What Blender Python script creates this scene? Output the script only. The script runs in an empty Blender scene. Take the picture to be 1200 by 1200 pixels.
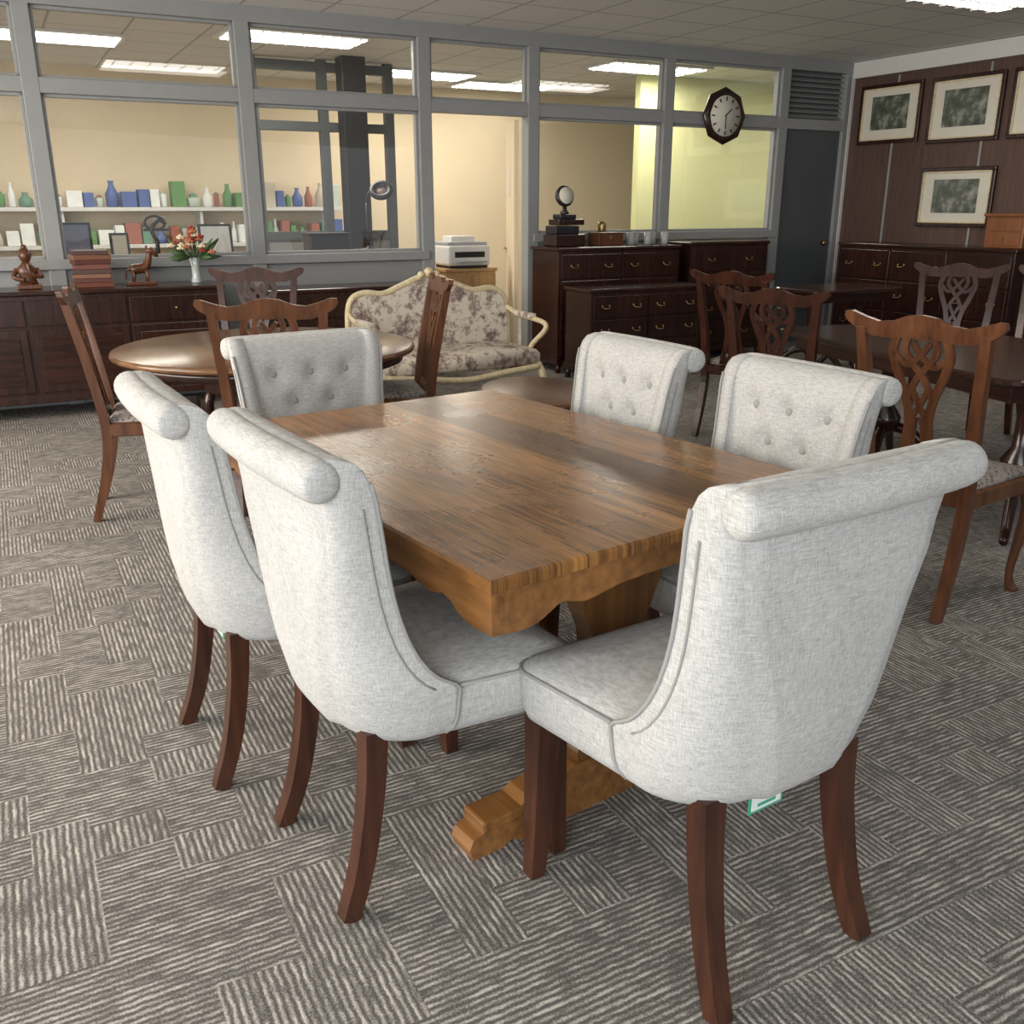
import bpy, bmesh, math, random
from mathutils import Vector, Matrix
random.seed(7)
R=math.radians
sc=bpy.context.scene
try:
    sc.view_settings.view_transform='Standard'
except Exception: pass

# ---------------------------------------------------------------- materials
def newmat(name):
    m=bpy.data.materials.new(name); m.use_nodes=True
    nt=m.node_tree; b=nt.nodes['Principled BSDF']; return m,nt,b
def N(nt,t,**kw):
    n=nt.nodes.new(t)
    for k,v in kw.items(): setattr(n,k,v)
    return n
def L(nt,a,b): nt.links.new(a,b)
def MA(nt,op,a,b=None,c=None):
    n=nt.nodes.new('ShaderNodeMath'); n.operation=op
    for i,x in enumerate((a,b,c)):
        if x is None: continue
        if hasattr(x,'is_linked'): nt.links.new(x,n.inputs[i])
        else: n.inputs[i].default_value=x
    return n.outputs[0]
def ramp(nt,fac,stops,interp='LINEAR'):
    n=nt.nodes.new('ShaderNodeValToRGB'); n.color_ramp.interpolation=interp
    e=n.color_ramp.elements
    while len(e)<len(stops): e.new(0.5)
    for i,(p,c) in enumerate(stops):
        e[i].position=p; e[i].color=(c[0],c[1],c[2],1)
    nt.links.new(fac,n.inputs[0]); return n.outputs[0]
def mixc(nt,fac,a,b,mode='MIX'):
    n=nt.nodes.new('ShaderNodeMix'); n.data_type='RGBA'; n.blend_type=mode
    for s,x in ((0,fac),(6,a),(7,b)):
        if hasattr(x,'is_linked'): nt.links.new(x,n.inputs[s])
        elif isinstance(x,(int,float)): n.inputs[s].default_value=x
        else: n.inputs[s].default_value=(x[0],x[1],x[2],1)
    return n.outputs[2]
def noise(nt,vec,scale,detail=3,rough=.5):
    n=nt.nodes.new('ShaderNodeTexNoise'); n.inputs['Scale'].default_value=scale
    n.inputs['Detail'].default_value=detail; n.inputs['Roughness'].default_value=rough
    if vec is not None: nt.links.new(vec,n.inputs['Vector'])
    return n.outputs['Fac']
def bump(nt,h,b,strength=.3,dist=.002):
    n=nt.nodes.new('ShaderNodeBump'); n.inputs['Strength'].default_value=strength
    n.inputs['Distance'].default_value=dist
    nt.links.new(h,n.inputs['Height']); nt.links.new(n.outputs[0],b.inputs['Normal'])
def plain(name,col,rough=.5,metal=0,var=.06,scale=12,spec=.5):
    m,nt,b=newmat(name)
    tc=N(nt,'ShaderNodeTexCoord')
    f=noise(nt,tc.outputs['Object'],scale)
    c=ramp(nt,f,[(.3,[x*(1-var) for x in col]),(.7,[min(1,x*(1+var)) for x in col])])
    L(nt,c,b.inputs['Base Color']); b.inputs['Roughness'].default_value=rough
    b.inputs['Metallic'].default_value=metal
    b.inputs['Specular IOR Level'].default_value=spec
    return m
def emis(name,col,st):
    m,nt,b=newmat(name)
    b.inputs['Base Color'].default_value=(*col,1)
    b.inputs['Emission Color'].default_value=(*col,1); b.inputs['Emission Strength'].default_value=st
    return m
def wood(name,dark,light,rough=.3,axis='Z',scale=1.0):
    m,nt,b=newmat(name)
    tc=N(nt,'ShaderNodeTexCoord'); mp=N(nt,'ShaderNodeMapping')
    L(nt,tc.outputs['Object'],mp.inputs[0])
    s=[22*scale]*3; s['XYZ'.index(axis)]=1.6*scale
    mp.inputs['Scale'].default_value=s
    f=noise(nt,mp.outputs[0],1.6,6,.6)
    f2=noise(nt,tc.outputs['Object'],3,2)
    f3=MA(nt,'MULTIPLY_ADD',f2,.35,MA(nt,'MULTIPLY',f,.7))
    c=ramp(nt,f3,[(.35,dark),(.68,light)])
    L(nt,c,b.inputs['Base Color']); b.inputs['Roughness'].default_value=rough
    bump(nt,f,b,.08,.001)
    return m

M_leg=wood('mahogany_leg',(.022,.008,.005),(.080,.028,.014),.28)
M_dark=wood('dark_mahogany',(.010,.004,.003),(.038,.013,.009),.25)
M_darkx=wood('dark_mahogany_x',(.012,.005,.0035),(.042,.015,.01),.2,'X')
M_red=wood('red_mahogany',(.016,.006,.004),(.062,.019,.010),.22)
M_round=wood('walnut_top',(.085,.037,.016),(.20,.10,.045),.22,'X')
M_chairw=wood('chair_walnut',(.050,.017,.008),(.155,.06,.025),.28)
M_oak=wood('oak_frame',(.12,.05,.014),(.30,.135,.042),.34,'X')
M_oakz=wood('oak_post',(.08,.034,.011),(.20,.088,.028),.34,'Z')
M_lightwood=wood('light_oak',(.36,.2,.08),(.55,.34,.16),.4)

def linen():
    m,nt,b=newmat('linen_fabric')
    tc=N(nt,'ShaderNodeTexCoord')
    mp1=N(nt,'ShaderNodeMapping'); mp1.inputs['Scale'].default_value=(50,50,520)
    mp2=N(nt,'ShaderNodeMapping'); mp2.inputs['Scale'].default_value=(520,520,50)
    L(nt,tc.outputs['Object'],mp1.inputs[0]); L(nt,tc.outputs['Object'],mp2.inputs[0])
    a=noise(nt,mp1.outputs[0],1,2); c=noise(nt,mp2.outputs[0],1,2)
    w=MA(nt,'ADD',MA(nt,'MULTIPLY',a,.5),MA(nt,'MULTIPLY',c,.5))
    big=noise(nt,tc.outputs['Object'],4,2)
    w2=MA(nt,'MULTIPLY_ADD',big,.18,MA(nt,'MULTIPLY',w,.9))
    col=ramp(nt,w2,[(.38,(.315,.312,.302)),(.68,(.575,.57,.555))])
    L(nt,col,b.inputs['Base Color']); b.inputs['Roughness'].default_value=.9
    b.inputs['Specular IOR Level'].default_value=.15
    b.inputs['Sheen Weight'].default_value=.08
    bump(nt,w,b,.55,.0014)
    return m
M_linen=linen()
M_pipe=plain('piping_fabric',(.30,.295,.285),.9,var=.04)
M_btn=plain('button_fabric',(.32,.315,.30),.9,var=.04)

def planktop():
    m,nt,b=newmat('oak_plank_top')
    tc=N(nt,'ShaderNodeTexCoord'); sp=N(nt,'ShaderNodeSeparateXYZ')
    L(nt,tc.outputs['Object'],sp.inputs[0])
    x,y=sp.outputs[0],sp.outputs[1]
    t=MA(nt,'ADD',MA(nt,'DIVIDE',MA(nt,'SUBTRACT',.52,y),1.04),.075)
    idx=MA(nt,'FLOOR',MA(nt,'MULTIPLY',t,6.0))
    fr=MA(nt,'FRACT',MA(nt,'MULTIPLY',t,6.0))
    t2=MA(nt,'MULTIPLY',t,.8)
    tone=ramp(nt,t2,[(0,(.215,.096,.027)),(.1333,(.265,.128,.038)),(.2667,(.235,.108,.031)),(.4,(.28,.138,.043)),(.5333,(.115,.052,.020)),(.6667,(.25,.118,.036)),(.8,(.22,.10,.03))],'CONSTANT')
    cb=N(nt,'ShaderNodeCombineXYZ')
    L(nt,MA(nt,'MULTIPLY',x,1.5),cb.inputs[0]); L(nt,MA(nt,'MULTIPLY_ADD',idx,3.7,MA(nt,'MULTIPLY',y,22)),cb.inputs[1])
    L(nt,idx,cb.inputs[2])
    g=noise(nt,cb.outputs[0],1.5,8,.65)
    cb2=N(nt,'ShaderNodeCombineXYZ')
    L(nt,MA(nt,'MULTIPLY',x,6),cb2.inputs[0]); L(nt,MA(nt,'MULTIPLY',y,150),cb2.inputs[1]); L(nt,idx,cb2.inputs[2])
    g2=noise(nt,cb2.outputs[0],1.2,3,.6)
    gg=MA(nt,'MULTIPLY_ADD',g2,.55,MA(nt,'MULTIPLY',g,.55))
    grain=ramp(nt,gg,[(.42,(.30,.25,.21)),(.54,(.85,.82,.78)),(.68,(1.45,1.4,1.3))])
    col=mixc(nt,1.0,tone,grain,'MULTIPLY')
    wear=noise(nt,tc.outputs['Object'],3.0,4,.6)
    col=mixc(nt,1.0,col,ramp(nt,wear,[(.35,(.80,.78,.76)),(.65,(1.18,1.18,1.18))]),'MULTIPLY')
    seam=MA(nt,'LESS_THAN',fr,.012)
    col=mixc(nt,MA(nt,'MULTIPLY',seam,.7),col,(.05,.02,.01))
    L(nt,col,b.inputs['Base Color'])
    L(nt,MA(nt,'MULTIPLY_ADD',wear,.3,.13),b.inputs['Roughness'])
    b.inputs['Coat Weight'].default_value=.15; b.inputs['Coat Roughness'].default_value=.2
    bump(nt,g2,b,.05,.0006)
    return m
M_plank=planktop()

def carpet():
    m,nt,b=newmat('carpet_tile')
    ge=N(nt,'ShaderNodeNewGeometry'); mp=N(nt,'ShaderNodeMapping')
    mp.inputs['Rotation'].default_value=(0,0,R(-28)); L(nt,ge.outputs['Position'],mp.inputs[0])
    sp=N(nt,'ShaderNodeSeparateXYZ'); L(nt,mp.outputs[0],sp.inputs[0]); x,y=sp.outputs[0],sp.outputs[1]
    def rnd(cx,cy,seed):
        cb=N(nt,'ShaderNodeCombineXYZ'); L(nt,cx,cb.inputs[0]); L(nt,cy,cb.inputs[1]); cb.inputs[2].default_value=seed
        wn=N(nt,'ShaderNodeTexWhiteNoise'); wn.noise_dimensions='3D'; L(nt,cb.outputs[0],wn.inputs[0]); return wn.outputs['Value']
    cx=MA(nt,'FLOOR',MA(nt,'DIVIDE',x,.1667)); cy=MA(nt,'FLOOR',MA(nt,'DIVIDE',y,.125))
    bx=MA(nt,'FLOOR',MA(nt,'DIVIDE',x,.125)); by=MA(nt,'FLOOR',MA(nt,'DIVIDE',y,.1667))
    pick=MA(nt,'GREATER_THAN',rnd(MA(nt,'FLOOR',MA(nt,'DIVIDE',x,.5)),MA(nt,'FLOOR',MA(nt,'DIVIDE',y,.5)),9.),.5)
    r1=rnd(cx,cy,1.); r2=rnd(bx,by,2.)
    r=MA(nt,'ADD',MA(nt,'MULTIPLY',r1,pick),MA(nt,'MULTIPLY',r2,MA(nt,'SUBTRACT',1,pick)))
    ori=MA(nt,'GREATER_THAN',r,.5)
    inv=MA(nt,'SUBTRACT',1,ori)
    nz=noise(nt,mp.outputs[0],30,3)
    co=MA(nt,'ADD',MA(nt,'MULTIPLY',x,ori),MA(nt,'MULTIPLY',y,inv))
    al=MA(nt,'ADD',MA(nt,'MULTIPLY',y,ori),MA(nt,'MULTIPLY',x,inv))
    cod=MA(nt,'MULTIPLY_ADD',nz,.010,co)
    st=MA(nt,'SINE',MA(nt,'MULTIPLY',cod,2*math.pi/.0155))
    line=MA(nt,'FLOOR',MA(nt,'DIVIDE',cod,.0155))
    cb=N(nt,'ShaderNodeCombineXYZ'); L(nt,MA(nt,'MULTIPLY',al,14),cb.inputs[0]); L(nt,MA(nt,'MULTIPLY',line,3.3),cb.inputs[1]); L(nt,r,cb.inputs[2])
    brk=noise(nt,cb.outputs[0],1.3,2)
    tuft=noise(nt,mp.outputs[0],210,2,.7)
    big=noise(nt,mp.outputs[0],1.2,3)
    v=MA(nt,'MULTIPLY',MA(nt,'MULTIPLY_ADD',st,.5,.5),MA(nt,'MULTIPLY_ADD',brk,2.0,-.35))
    v=MA(nt,'MULTIPLY_ADD',MA(nt,'SUBTRACT',r,.5),.10,v)
    v=MA(nt,'MULTIPLY_ADD',MA(nt,'SUBTRACT',tuft,.5),1.6,v)
    v=MA(nt,'MULTIPLY_ADD',MA(nt,'SUBTRACT',big,.5),.35,v)
    col=ramp(nt,v,[(0.0,(.10,.093,.087)),(.35,(.205,.190,.176)),(.95,(.50,.47,.43))])
    L(nt,col,b.inputs['Base Color']); b.inputs['Roughness'].default_value=.95
    b.inputs['Specular IOR Level'].default_value=.1
    bump(nt,v,b,.45,.003)
    return m
M_carpet=carpet()

def ceilmat():
    m,nt,b=newmat('ceiling_tile')
    ge=N(nt,'ShaderNodeNewGeometry'); mp=N(nt,'ShaderNodeMapping')
    mp.inputs['Rotation'].default_value=(0,0,R(-28)); L(nt,ge.outputs['Position'],mp.inputs[0])
    sp=N(nt,'ShaderNodeSeparateXYZ'); L(nt,mp.outputs[0],sp.inputs[0])
    fx=MA(nt,'FRACT',MA(nt,'DIVIDE',sp.outputs[0],.6)); fy=MA(nt,'FRACT',MA(nt,'DIVIDE',sp.outputs[1],.6))
    g=MA(nt,'MAXIMUM',MA(nt,'LESS_THAN',fx,.035),MA(nt,'LESS_THAN',fy,.035))
    sp2=noise(nt,mp.outputs[0],60,3)
    c=ramp(nt,sp2,[(.3,(.74,.73,.71)),(.6,(.84,.83,.81))])
    c=mixc(nt,MA(nt,'MULTIPLY',g,.6),c,(.3,.3,.3))
    L(nt,c,b.inputs['Base Color']); b.inputs['Roughness'].default_value=.9
    return m
M_ceil=ceilmat()
M_frame=plain('grey_painted_frame',(.27,.278,.280),.45,var=.03)
M_panelgrey=plain('grey_panel',(.24,.245,.245),.5,var=.04,scale=3)
M_doorgrey=plain('door_grey',(.075,.085,.09),.45,var=.05,scale=3)
M_cream=plain('cream_wall',(.72,.60,.42),.8,var=.03,scale=2)
M_yellow=plain('yellow_wall',(.74,.74,.40),.8,var=.02,scale=2)
M_white=plain('white_trim',(.66,.66,.64),.5,var=.02)
M_black=plain('black_matte',(.012,.012,.014),.4)
M_brass=plain('brass',(.42,.30,.13),.35,1.0)
M_gold=plain('gilt_cream',(.62,.52,.33),.45,var=.15,scale=40)
M_mat=plain('picture_mount',(.66,.63,.54),.8,var=.02)
M_light=emis('fluorescent_tube',(1,.97,.9),6)
def glassmat():
    m=bpy.data.materials.new('window_glass'); m.use_nodes=True; nt=m.node_tree; nt.nodes.clear()
    o=N(nt,'ShaderNodeOutputMaterial'); mx=N(nt,'ShaderNodeMixShader')
    t=N(nt,'ShaderNodeBsdfTransparent'); g=N(nt,'ShaderNodeBsdfGlossy'); fr=N(nt,'ShaderNodeLayerWeight')
    t.inputs[0].default_value=(.93,.95,.94,1); g.inputs['Roughness'].default_value=.015
    fr.inputs['Blend'].default_value=.5
    f=MA(nt,'MULTIPLY_ADD',MA(nt,'POWER',fr.outputs['Facing'],4.0),.7,.14)
    L(nt,f,mx.inputs[0]); L(nt,t.outputs[0],mx.inputs[1]); L(nt,g.outputs[0],mx.inputs[2]); L(nt,mx.outputs[0],o.inputs[0])
    return m
M_glass=glassmat()
def panelwall():
    m,nt,b=newmat('brown_panelling')
    tc=N(nt,'ShaderNodeTexCoord'); mp=N(nt,'ShaderNodeMapping'); L(nt,tc.outputs['Object'],mp.inputs[0])
    mp.inputs['Scale'].default_value=(60,60,2.5)
    f=noise(nt,mp.outputs[0],1.2,5,.6)
    c=ramp(nt,f,[(.3,(.055,.030,.024)),(.7,(.125,.070,.055))])
    L(nt,c,b.inputs['Base Color']); b.inputs['Roughness'].default_value=.5
    return m
M_panelw=panelwall()
def toile():
    m,nt,b=newmat('toile_fabric')
    tc=N(nt,'ShaderNodeTexCoord')
    f=noise(nt,tc.outputs['Object'],26,6,.75); f2=noise(nt,tc.outputs['Object'],8,2)
    v=MA(nt,'MULTIPLY_ADD',f2,.5,MA(nt,'MULTIPLY',f,.8))
    c=ramp(nt,v,[(.63,(.64,.58,.49)),(.69,(.38,.30,.26)),(.79,(.15,.10,.10))])
    L(nt,c,b.inputs['Base Color']); b.inputs['Roughness'].default_value=.85
    return m
M_toile=toile()
def seatfab():
    m,nt,b=newmat('patterned_seat_fabric')
    tc=N(nt,'ShaderNodeTexCoord')
    v=N(nt,'ShaderNodeTexVoronoi'); v.inputs['Scale'].default_value=60; L(nt,tc.outputs['Object'],v.inputs['Vector'])
    c=ramp(nt,v.outputs['Distance'],[(.2,(.07,.055,.05)),(.5,(.24,.21,.19))])
    L(nt,c,b.inputs['Base Color']); b.inputs['Roughness'].default_value=.9
    return m
M_seatf=seatfab()
def printmat():
    m,nt,b=newmat('landscape_print')
    tc=N(nt,'ShaderNodeTexCoord')
    f=noise(nt,tc.outputs['Object'],9,6,.6)
    c=ramp(nt,f,[(.32,(.03,.04,.03)),(.5,(.10,.115,.09)),(.66,(.32,.32,.28))])
    L(nt,c,b.inputs['Base Color']); b.inputs['Roughness'].default_value=.2
    return m
M_print=printmat()

# ---------------------------------------------------------------- mesh builder
class MB:
    def __init__(s): s.v=[];s.f=[];s.m=[];s.s=[]
    def add(s,vs,fs,mat=0,smooth=False,M=None):
        o=len(s.v)
        for p in vs:
            p=Vector(p)
            if M is not None: p=M@p
            s.v.append(p)
        for f in fs:
            s.f.append([i+o for i in f]); s.m.append(mat); s.s.append(smooth)
    def box(s,c,size,mat=0,bev=.004,rotz=0,M=None):
        bm=bmesh.new(); bmesh.ops.create_cube(bm,size=1)
        bmesh.ops.scale(bm,vec=Vector(size),verts=bm.verts)
        b=min(bev,min(size)*.3)
        if b>0: bmesh.ops.bevel(bm,geom=bm.edges[:],offset=b,segments=2,affect='EDGES',profile=.5)
        bm.verts.index_update()
        T=Matrix.Translation(Vector(c))@Matrix.Rotation(rotz,4,'Z')
        if M is not None: T=M@T
        s.add([v.co[:] for v in bm.verts],[[v.index for v in f.verts] for f in bm.faces],mat,False,T); bm.free()
    def tube(s,pts,rad,n=10,mat=0,square=False,up=(0,0,1),closed=False,asp=1.0,M=None):
        pts=[Vector(p) for p in pts]; k=len(pts)
        if not isinstance(rad,(list,tuple)): rad=[rad]*k
        if square: n=4
        vs=[];fs=[]; pr=None
        for i,p in enumerate(pts):
            if closed: t=pts[(i+1)%k]-pts[i-1]
            else: t=pts[min(i+1,k-1)]-pts[max(i-1,0)]
            if t.length<1e-9: t=Vector((0,0,1))
            t.normalize()
            if pr is None:
                u=Vector(up)
                if abs(u.dot(t))>.95: u=Vector((0,1,0)) if abs(t.y)<.9 else Vector((1,0,0))
            else: u=pr
            a=(u-t*u.dot(t)).normalized(); b=t.cross(a); pr=a
            for j in range(n):
                an=2*math.pi*j/n+(math.pi/4 if square else 0)
                r=rad[i]*(1.414 if square else 1)
                vs.append(p+a*math.cos(an)*r+b*math.sin(an)*r*asp)
        rings=k if closed else k-1
        for i in range(rings):
            for j in range(n):
                i2=(i+1)%k
                fs.append([i*n+j,i*n+(j+1)%n,i2*n+(j+1)%n,i2*n+j])
        if not closed:
            fs.append(list(range(n))[::-1]); fs.append([(k-1)*n+j for j in range(n)])
        s.add(vs,fs,mat,not square,M)
    def lathe(s,prof,n=24,c=(0,0,0),mat=0,M=None,sx=1,sy=1):
        vs=[];fs=[]
        for r,z in prof:
            for j in range(n):
                a=2*math.pi*j/n; vs.append((c[0]+r*math.cos(a)*sx,c[1]+r*math.sin(a)*sy,c[2]+z))
        for i in range(len(prof)-1):
            for j in range(n): fs.append([i*n+j,i*n+(j+1)%n,(i+1)*n+(j+1)%n,(i+1)*n+j])
        fs.append(list(range(n))[::-1]); fs.append([(len(prof)-1)*n+j for j in range(n)])
        s.add(vs,fs,mat,True,M)
    def loft(s,rings,mat=0,smooth=True,cap=True,M=None):
        n=len(rings[0]); vs=[p for r in rings for p in r]; fs=[]
        for i in range(len(rings)-1):
            for j in range(n): fs.append([i*n+j,i*n+(j+1)%n,(i+1)*n+(j+1)%n,(i+1)*n+j])
        if cap: fs.append(list(range(n))[::-1]); fs.append([(len(rings)-1)*n+j for j in range(n)])
        s.add(vs,fs,mat,smooth,M)
    def prism(s,pts,fA,fB,mat=0,M=None):
        n=len(pts); vs=[fA(*p) for p in pts]+[fB(*p) for p in pts]
        fs=[list(range(n)),[n+i for i in range(n)][::-1]]
        for i in range(n): fs.append([i,n+i,n+(i+1)%n,(i+1)%n])
        s.add(vs,fs,mat,False,M)
    def ribbon(s,pts,w,fA,fB,mat=0):
        k=len(pts); Lp=[];Rp=[]
        for i,p in enumerate(pts):
            a=pts[max(i-1,0)]; b=pts[min(i+1,k-1)]
            dx,dy=b[0]-a[0],b[1]-a[1]; l=math.hypot(dx,dy) or 1
            nx,ny=-dy/l*w/2,dx/l*w/2
            Lp.append((p[0]+nx,p[1]+ny)); Rp.append((p[0]-nx,p[1]-ny))
        for i in range(k-1):
            s.prism([Lp[i],Lp[i+1],Rp[i+1],Rp[i]],fA,fB,mat)
    def sphere(s,c,r,mat=0,seg=12,sz=1.0,sxy=(1,1)):
        k=seg//2; prof=[(max(1e-4,r*math.sin(math.pi*i/k)),-r*math.cos(math.pi*i/k)*sz) for i in range(k+1)]
        s.lathe(prof,seg,c,mat,None,*sxy)
    def mesh(s,name,mats):
        me=bpy.data.meshes.new(name); me.from_pydata([tuple(v) for v in s.v],[],s.f)
        for m in mats: me.materials.append(m)
        for p,mi,sm in zip(me.polygons,s.m,s.s): p.material_index=mi; p.use_smooth=sm
        bm=bmesh.new(); bm.from_mesh(me); bmesh.ops.recalc_face_normals(bm,faces=bm.faces); bm.to_mesh(me); bm.free()
        me.update(); return me
    def obj(s,name,mats,loc=(0,0,0),rz=0,parent=None):
        return put(name,s.mesh(name,mats),loc,rz,parent)
def put(name,me,loc=(0,0,0),rz=0,parent=None):
    o=bpy.data.objects.new(name,me); sc.collection.objects.link(o)
    o.location=loc; o.rotation_euler=(0,0,rz)
    if parent: o.parent=parent
    return o
def empty(name,loc=(0,0,0),rz=0):
    e=bpy.data.objects.new(name,None); sc.collection.objects.link(e); e.location=loc; e.rotation_euler=(0,0,rz); e.empty_display_size=.1
    return e
def smooth_pts(p,sub=6,closed=False):
    out=[];n=len(p)
    rng=range(n) if closed else range(n-1)
    for i in rng:
        p0=Vector(p[(i-1)%n] if (closed or i>0) else p[i]);p1=Vector(p[i]);p2=Vector(p[(i+1)%n]);p3=Vector(p[(i+2)%n] if (closed or i<n-2) else p[(i+1)%n])
        for k in range(sub):
            t=k/sub
            out.append(.5*((2*p1)+(-p0+p2)*t+(2*p0-5*p1+4*p2-p3)*t*t+(-p0+3*p1-3*p2+p3)*t**3))
    if not closed: out.append(Vector(p[-1]))
    return out
def interp(tab,z,i):
    if z<=tab[0][0]: return tab[0][i]
    for a,b in zip(tab,tab[1:]):
        if z<=b[0]:
            t=(z-a[0])/(b[0]-a[0]); return a[i]+(b[i]-a[i])*t
    return tab[-1][i]

# room frame
PHI=R(28); CU=(math.cos(PHI),math.sin(PHI)); P0=(-1.926,7.616)
def RW(u,v,z=0): return (P0[0]+u*CU[0]-v*CU[1], P0[1]+u*CU[1]+v*CU[0], z)
CEIL=2.77

# ---------------------------------------------------------------- room shell
b=MB(); b.box((0,5,-.05),(26,26,.1),0,0); b.obj('floor',[M_carpet])
b=MB(); b.box((1,6,CEIL+.05),(22,20,.1),0,0); b.obj('ceiling',[M_ceil])
ang=PHI
posts=[-4.34,-2.91,-1.50,-.067,1.36,2.363,3.786,5.186,6.05]
b=MB()
for p in posts: b.box((p,0,CEIL/2),(.11,.12,CEIL),0,.006)
b.box(((posts[0]+6.1)/2,0,2.17),(6.1-posts[0],.115,.10),0,.005)
b.box(((posts[0]+6.1)/2,0,CEIL-.05),(6.1-posts[0],.125,.12),0,.005)
for a,c,s in [(-4.34,1.36,1.04),(2.363,5.186,1.165)]:
    b.box(((a+c)/2,0,s-.04),(c-a,.16,.07),0,.006)
    b.box(((a+c)/2,0,(s-.08)/2),(c-a,.06,s-.08),1,.002)
wb=b.obj('wall_back',[M_frame,M_panelgrey],RW(0,0),ang)
k=0
for i in range(len(posts)-1):
    a,c=posts[i]+.055,posts[i+1]-.055
    for lo,hi in ([(1.04,2.12),(2.22,2.66)] if posts[i]<1.3 else ([(2.22,2.66)] if posts[i]<2 else ([(1.165,2.12),(2.22,2.66)] if posts[i]<5 else []))):
        k+=1; b=MB(); w=c-a; h=hi-lo; t=.022
        lo2=lo-.005
        b.box((a+w/2,0,lo2+t/2),(w,.05,t),0,.003); b.box((a+w/2,0,hi-t/2),(w,.05,t),0,.003)
        b.box((a+t/2,0,lo+h/2),(t,.05,h),0,.003); b.box((c-t/2,0,lo+h/2),(t,.05,h),0,.003)
        b.add([(a+.01,0,lo),(c-.01,0,lo),(c-.01,0,hi-.01),(a+.01,0,hi-.01)],[[0,1,2,3]],1)
        b.obj('window_%d'%k,[M_frame,M_glass],RW(0,0),ang)
b=MB()
b.box((5.62,0,1.06),(.75,.05,2.12),0,.004)
b.lathe([(.001,0),(.025,0),(.025,.02),(.03,.03),(.001,.035)],12,(0,0,0),1,Matrix.Translation((5.90,-.03,1.02))@Matrix.Rotation(R(90),4,'X'))
b.obj('door_2',[M_doorgrey,M_brass],RW(0,0),ang)
b=MB()
b.box((5.62,.04,2.44),(.8,.02,.44),0,0)
for i in range(9):
    b.box((0,0,0),(.76,.05,.008),1,0,M=Matrix.Translation((5.62,0,2.25+i*.048))@Matrix.Rotation(R(35),4,'X'))
b.obj('door_louvre_vent',[M_doorgrey,M_frame],RW(0,0),ang)
b=MB(); b.box((.43,0,1.05),(.86,.04,2.1),0,.004); b.box((.8,.035,1.0),(.12,.02,.02),1,.004); b.box((.45,.023,1.6),(.12,.004,.25),2,0)
b.obj('door_1',[M_cream,M_brass,M_white],RW(2.27,.09),R(95))
# right wall
C=RW(6.10,0); ra=PHI-R(90)
b=MB(); b.box((3.5,.05,CEIL/2),(7.2,.1,CEIL),0,0); 
for s in (.62,1.62,2.62,3.6): b.box((s,-.003,1.3),(.022,.012,2.6),1,.002)
wr=b.obj('wall_right',[M_panelw,M_frame],C,ra)
b=MB(); b.box((3.5,-.015,2.69),(7.0,.05,.15),0,.005); b.box((.03,-.015,1.31),(.07,.05,2.62),0,.004); b.obj('trim_1',[M_white],C,ra)
b=MB(); b.box((3.5,-.012,.06),(6.9,.02,.12),0,.003); b.obj('baseboard_right',[M_dark],C,ra)
# back room walls
b=MB(); b.box((1.3,3.95,CEIL/2),(12,.1,CEIL),0,0); b.obj('wall_far',[M_cream],RW(0,0),ang)
b=MB(); b.box((6.4,1.75,CEIL/2),(3.4,.1,CEIL),0,0); b.obj('wall_office',[M_yellow],RW(0,0),ang)
b=MB(); b.box((-4.7,1.95,CEIL/2),(.1,3.9,CEIL),0,0); b.obj('wall_left_office',[M_cream],RW(0,0),ang)
b=MB()
for u in (.55,1.25,1.95): b.box((u,2.3,CEIL/2),(.09,.09,CEIL),0,.004)
for z in (2.15,2.7,1.1): b.box((1.25,2.3,z),(1.4,.08,.09),0,.004)
b.box((1.25,2.3,.53),(1.4,.05,1.06),1,0)
b.obj('office_partition',[M_doorgrey,M_panelgrey],RW(0,0),ang)
b=MB(); b.box((0,0,CEIL/2),(.24,.2,CEIL-.002),0,.005); b.obj('steel_column',[M_black],RW(1.455,2.0),ang)

# ---------------------------------------------------------------- ceiling light fixtures
def fixture(x,y,power=0,lng=1.2):
    b=MB(); b.box((0,0,-.01),(lng+.04,.62,.02),0,.003)
    for i in range(3): b.box((0,-.19+i*.19,-.024),(lng-.06,.12,.012),1,.002)
    for i in range(7): b.box((-lng/2+.1+i*(lng-.2)/6,0,-.03),(.006,.58,.014),0,0)
    b.obj('ceiling_light_fixture',[M_white,M_light],(x,y,CEIL-.001),ang)
    if power:
        l=bpy.data.lights.new('fluorescent_lamp','AREA'); l.shape='RECTANGLE'; l.size=lng; l.size_y=.5; l.energy=power; l.color=(1,.92,.80)
        o=bpy.data.objects.new('fluorescent_lamp',l); sc.collection.objects.link(o); o.location=(x,y,CEIL-.06); o.rotation_euler=(0,0,ang)
for x,y,p in [(-3.94,9.57-.8,42),(-1.86,8.87,42),(-1.02,11.2,42),(1.42,10.75,42),(-.1,12.3,0),(4.0,10.98,30),
              (3.15,7.15,10),(-.4,4.6,6),(-3.4,3.4,12),(2.4,3.2,8)]:
    fixture(x,y,p)

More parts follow.
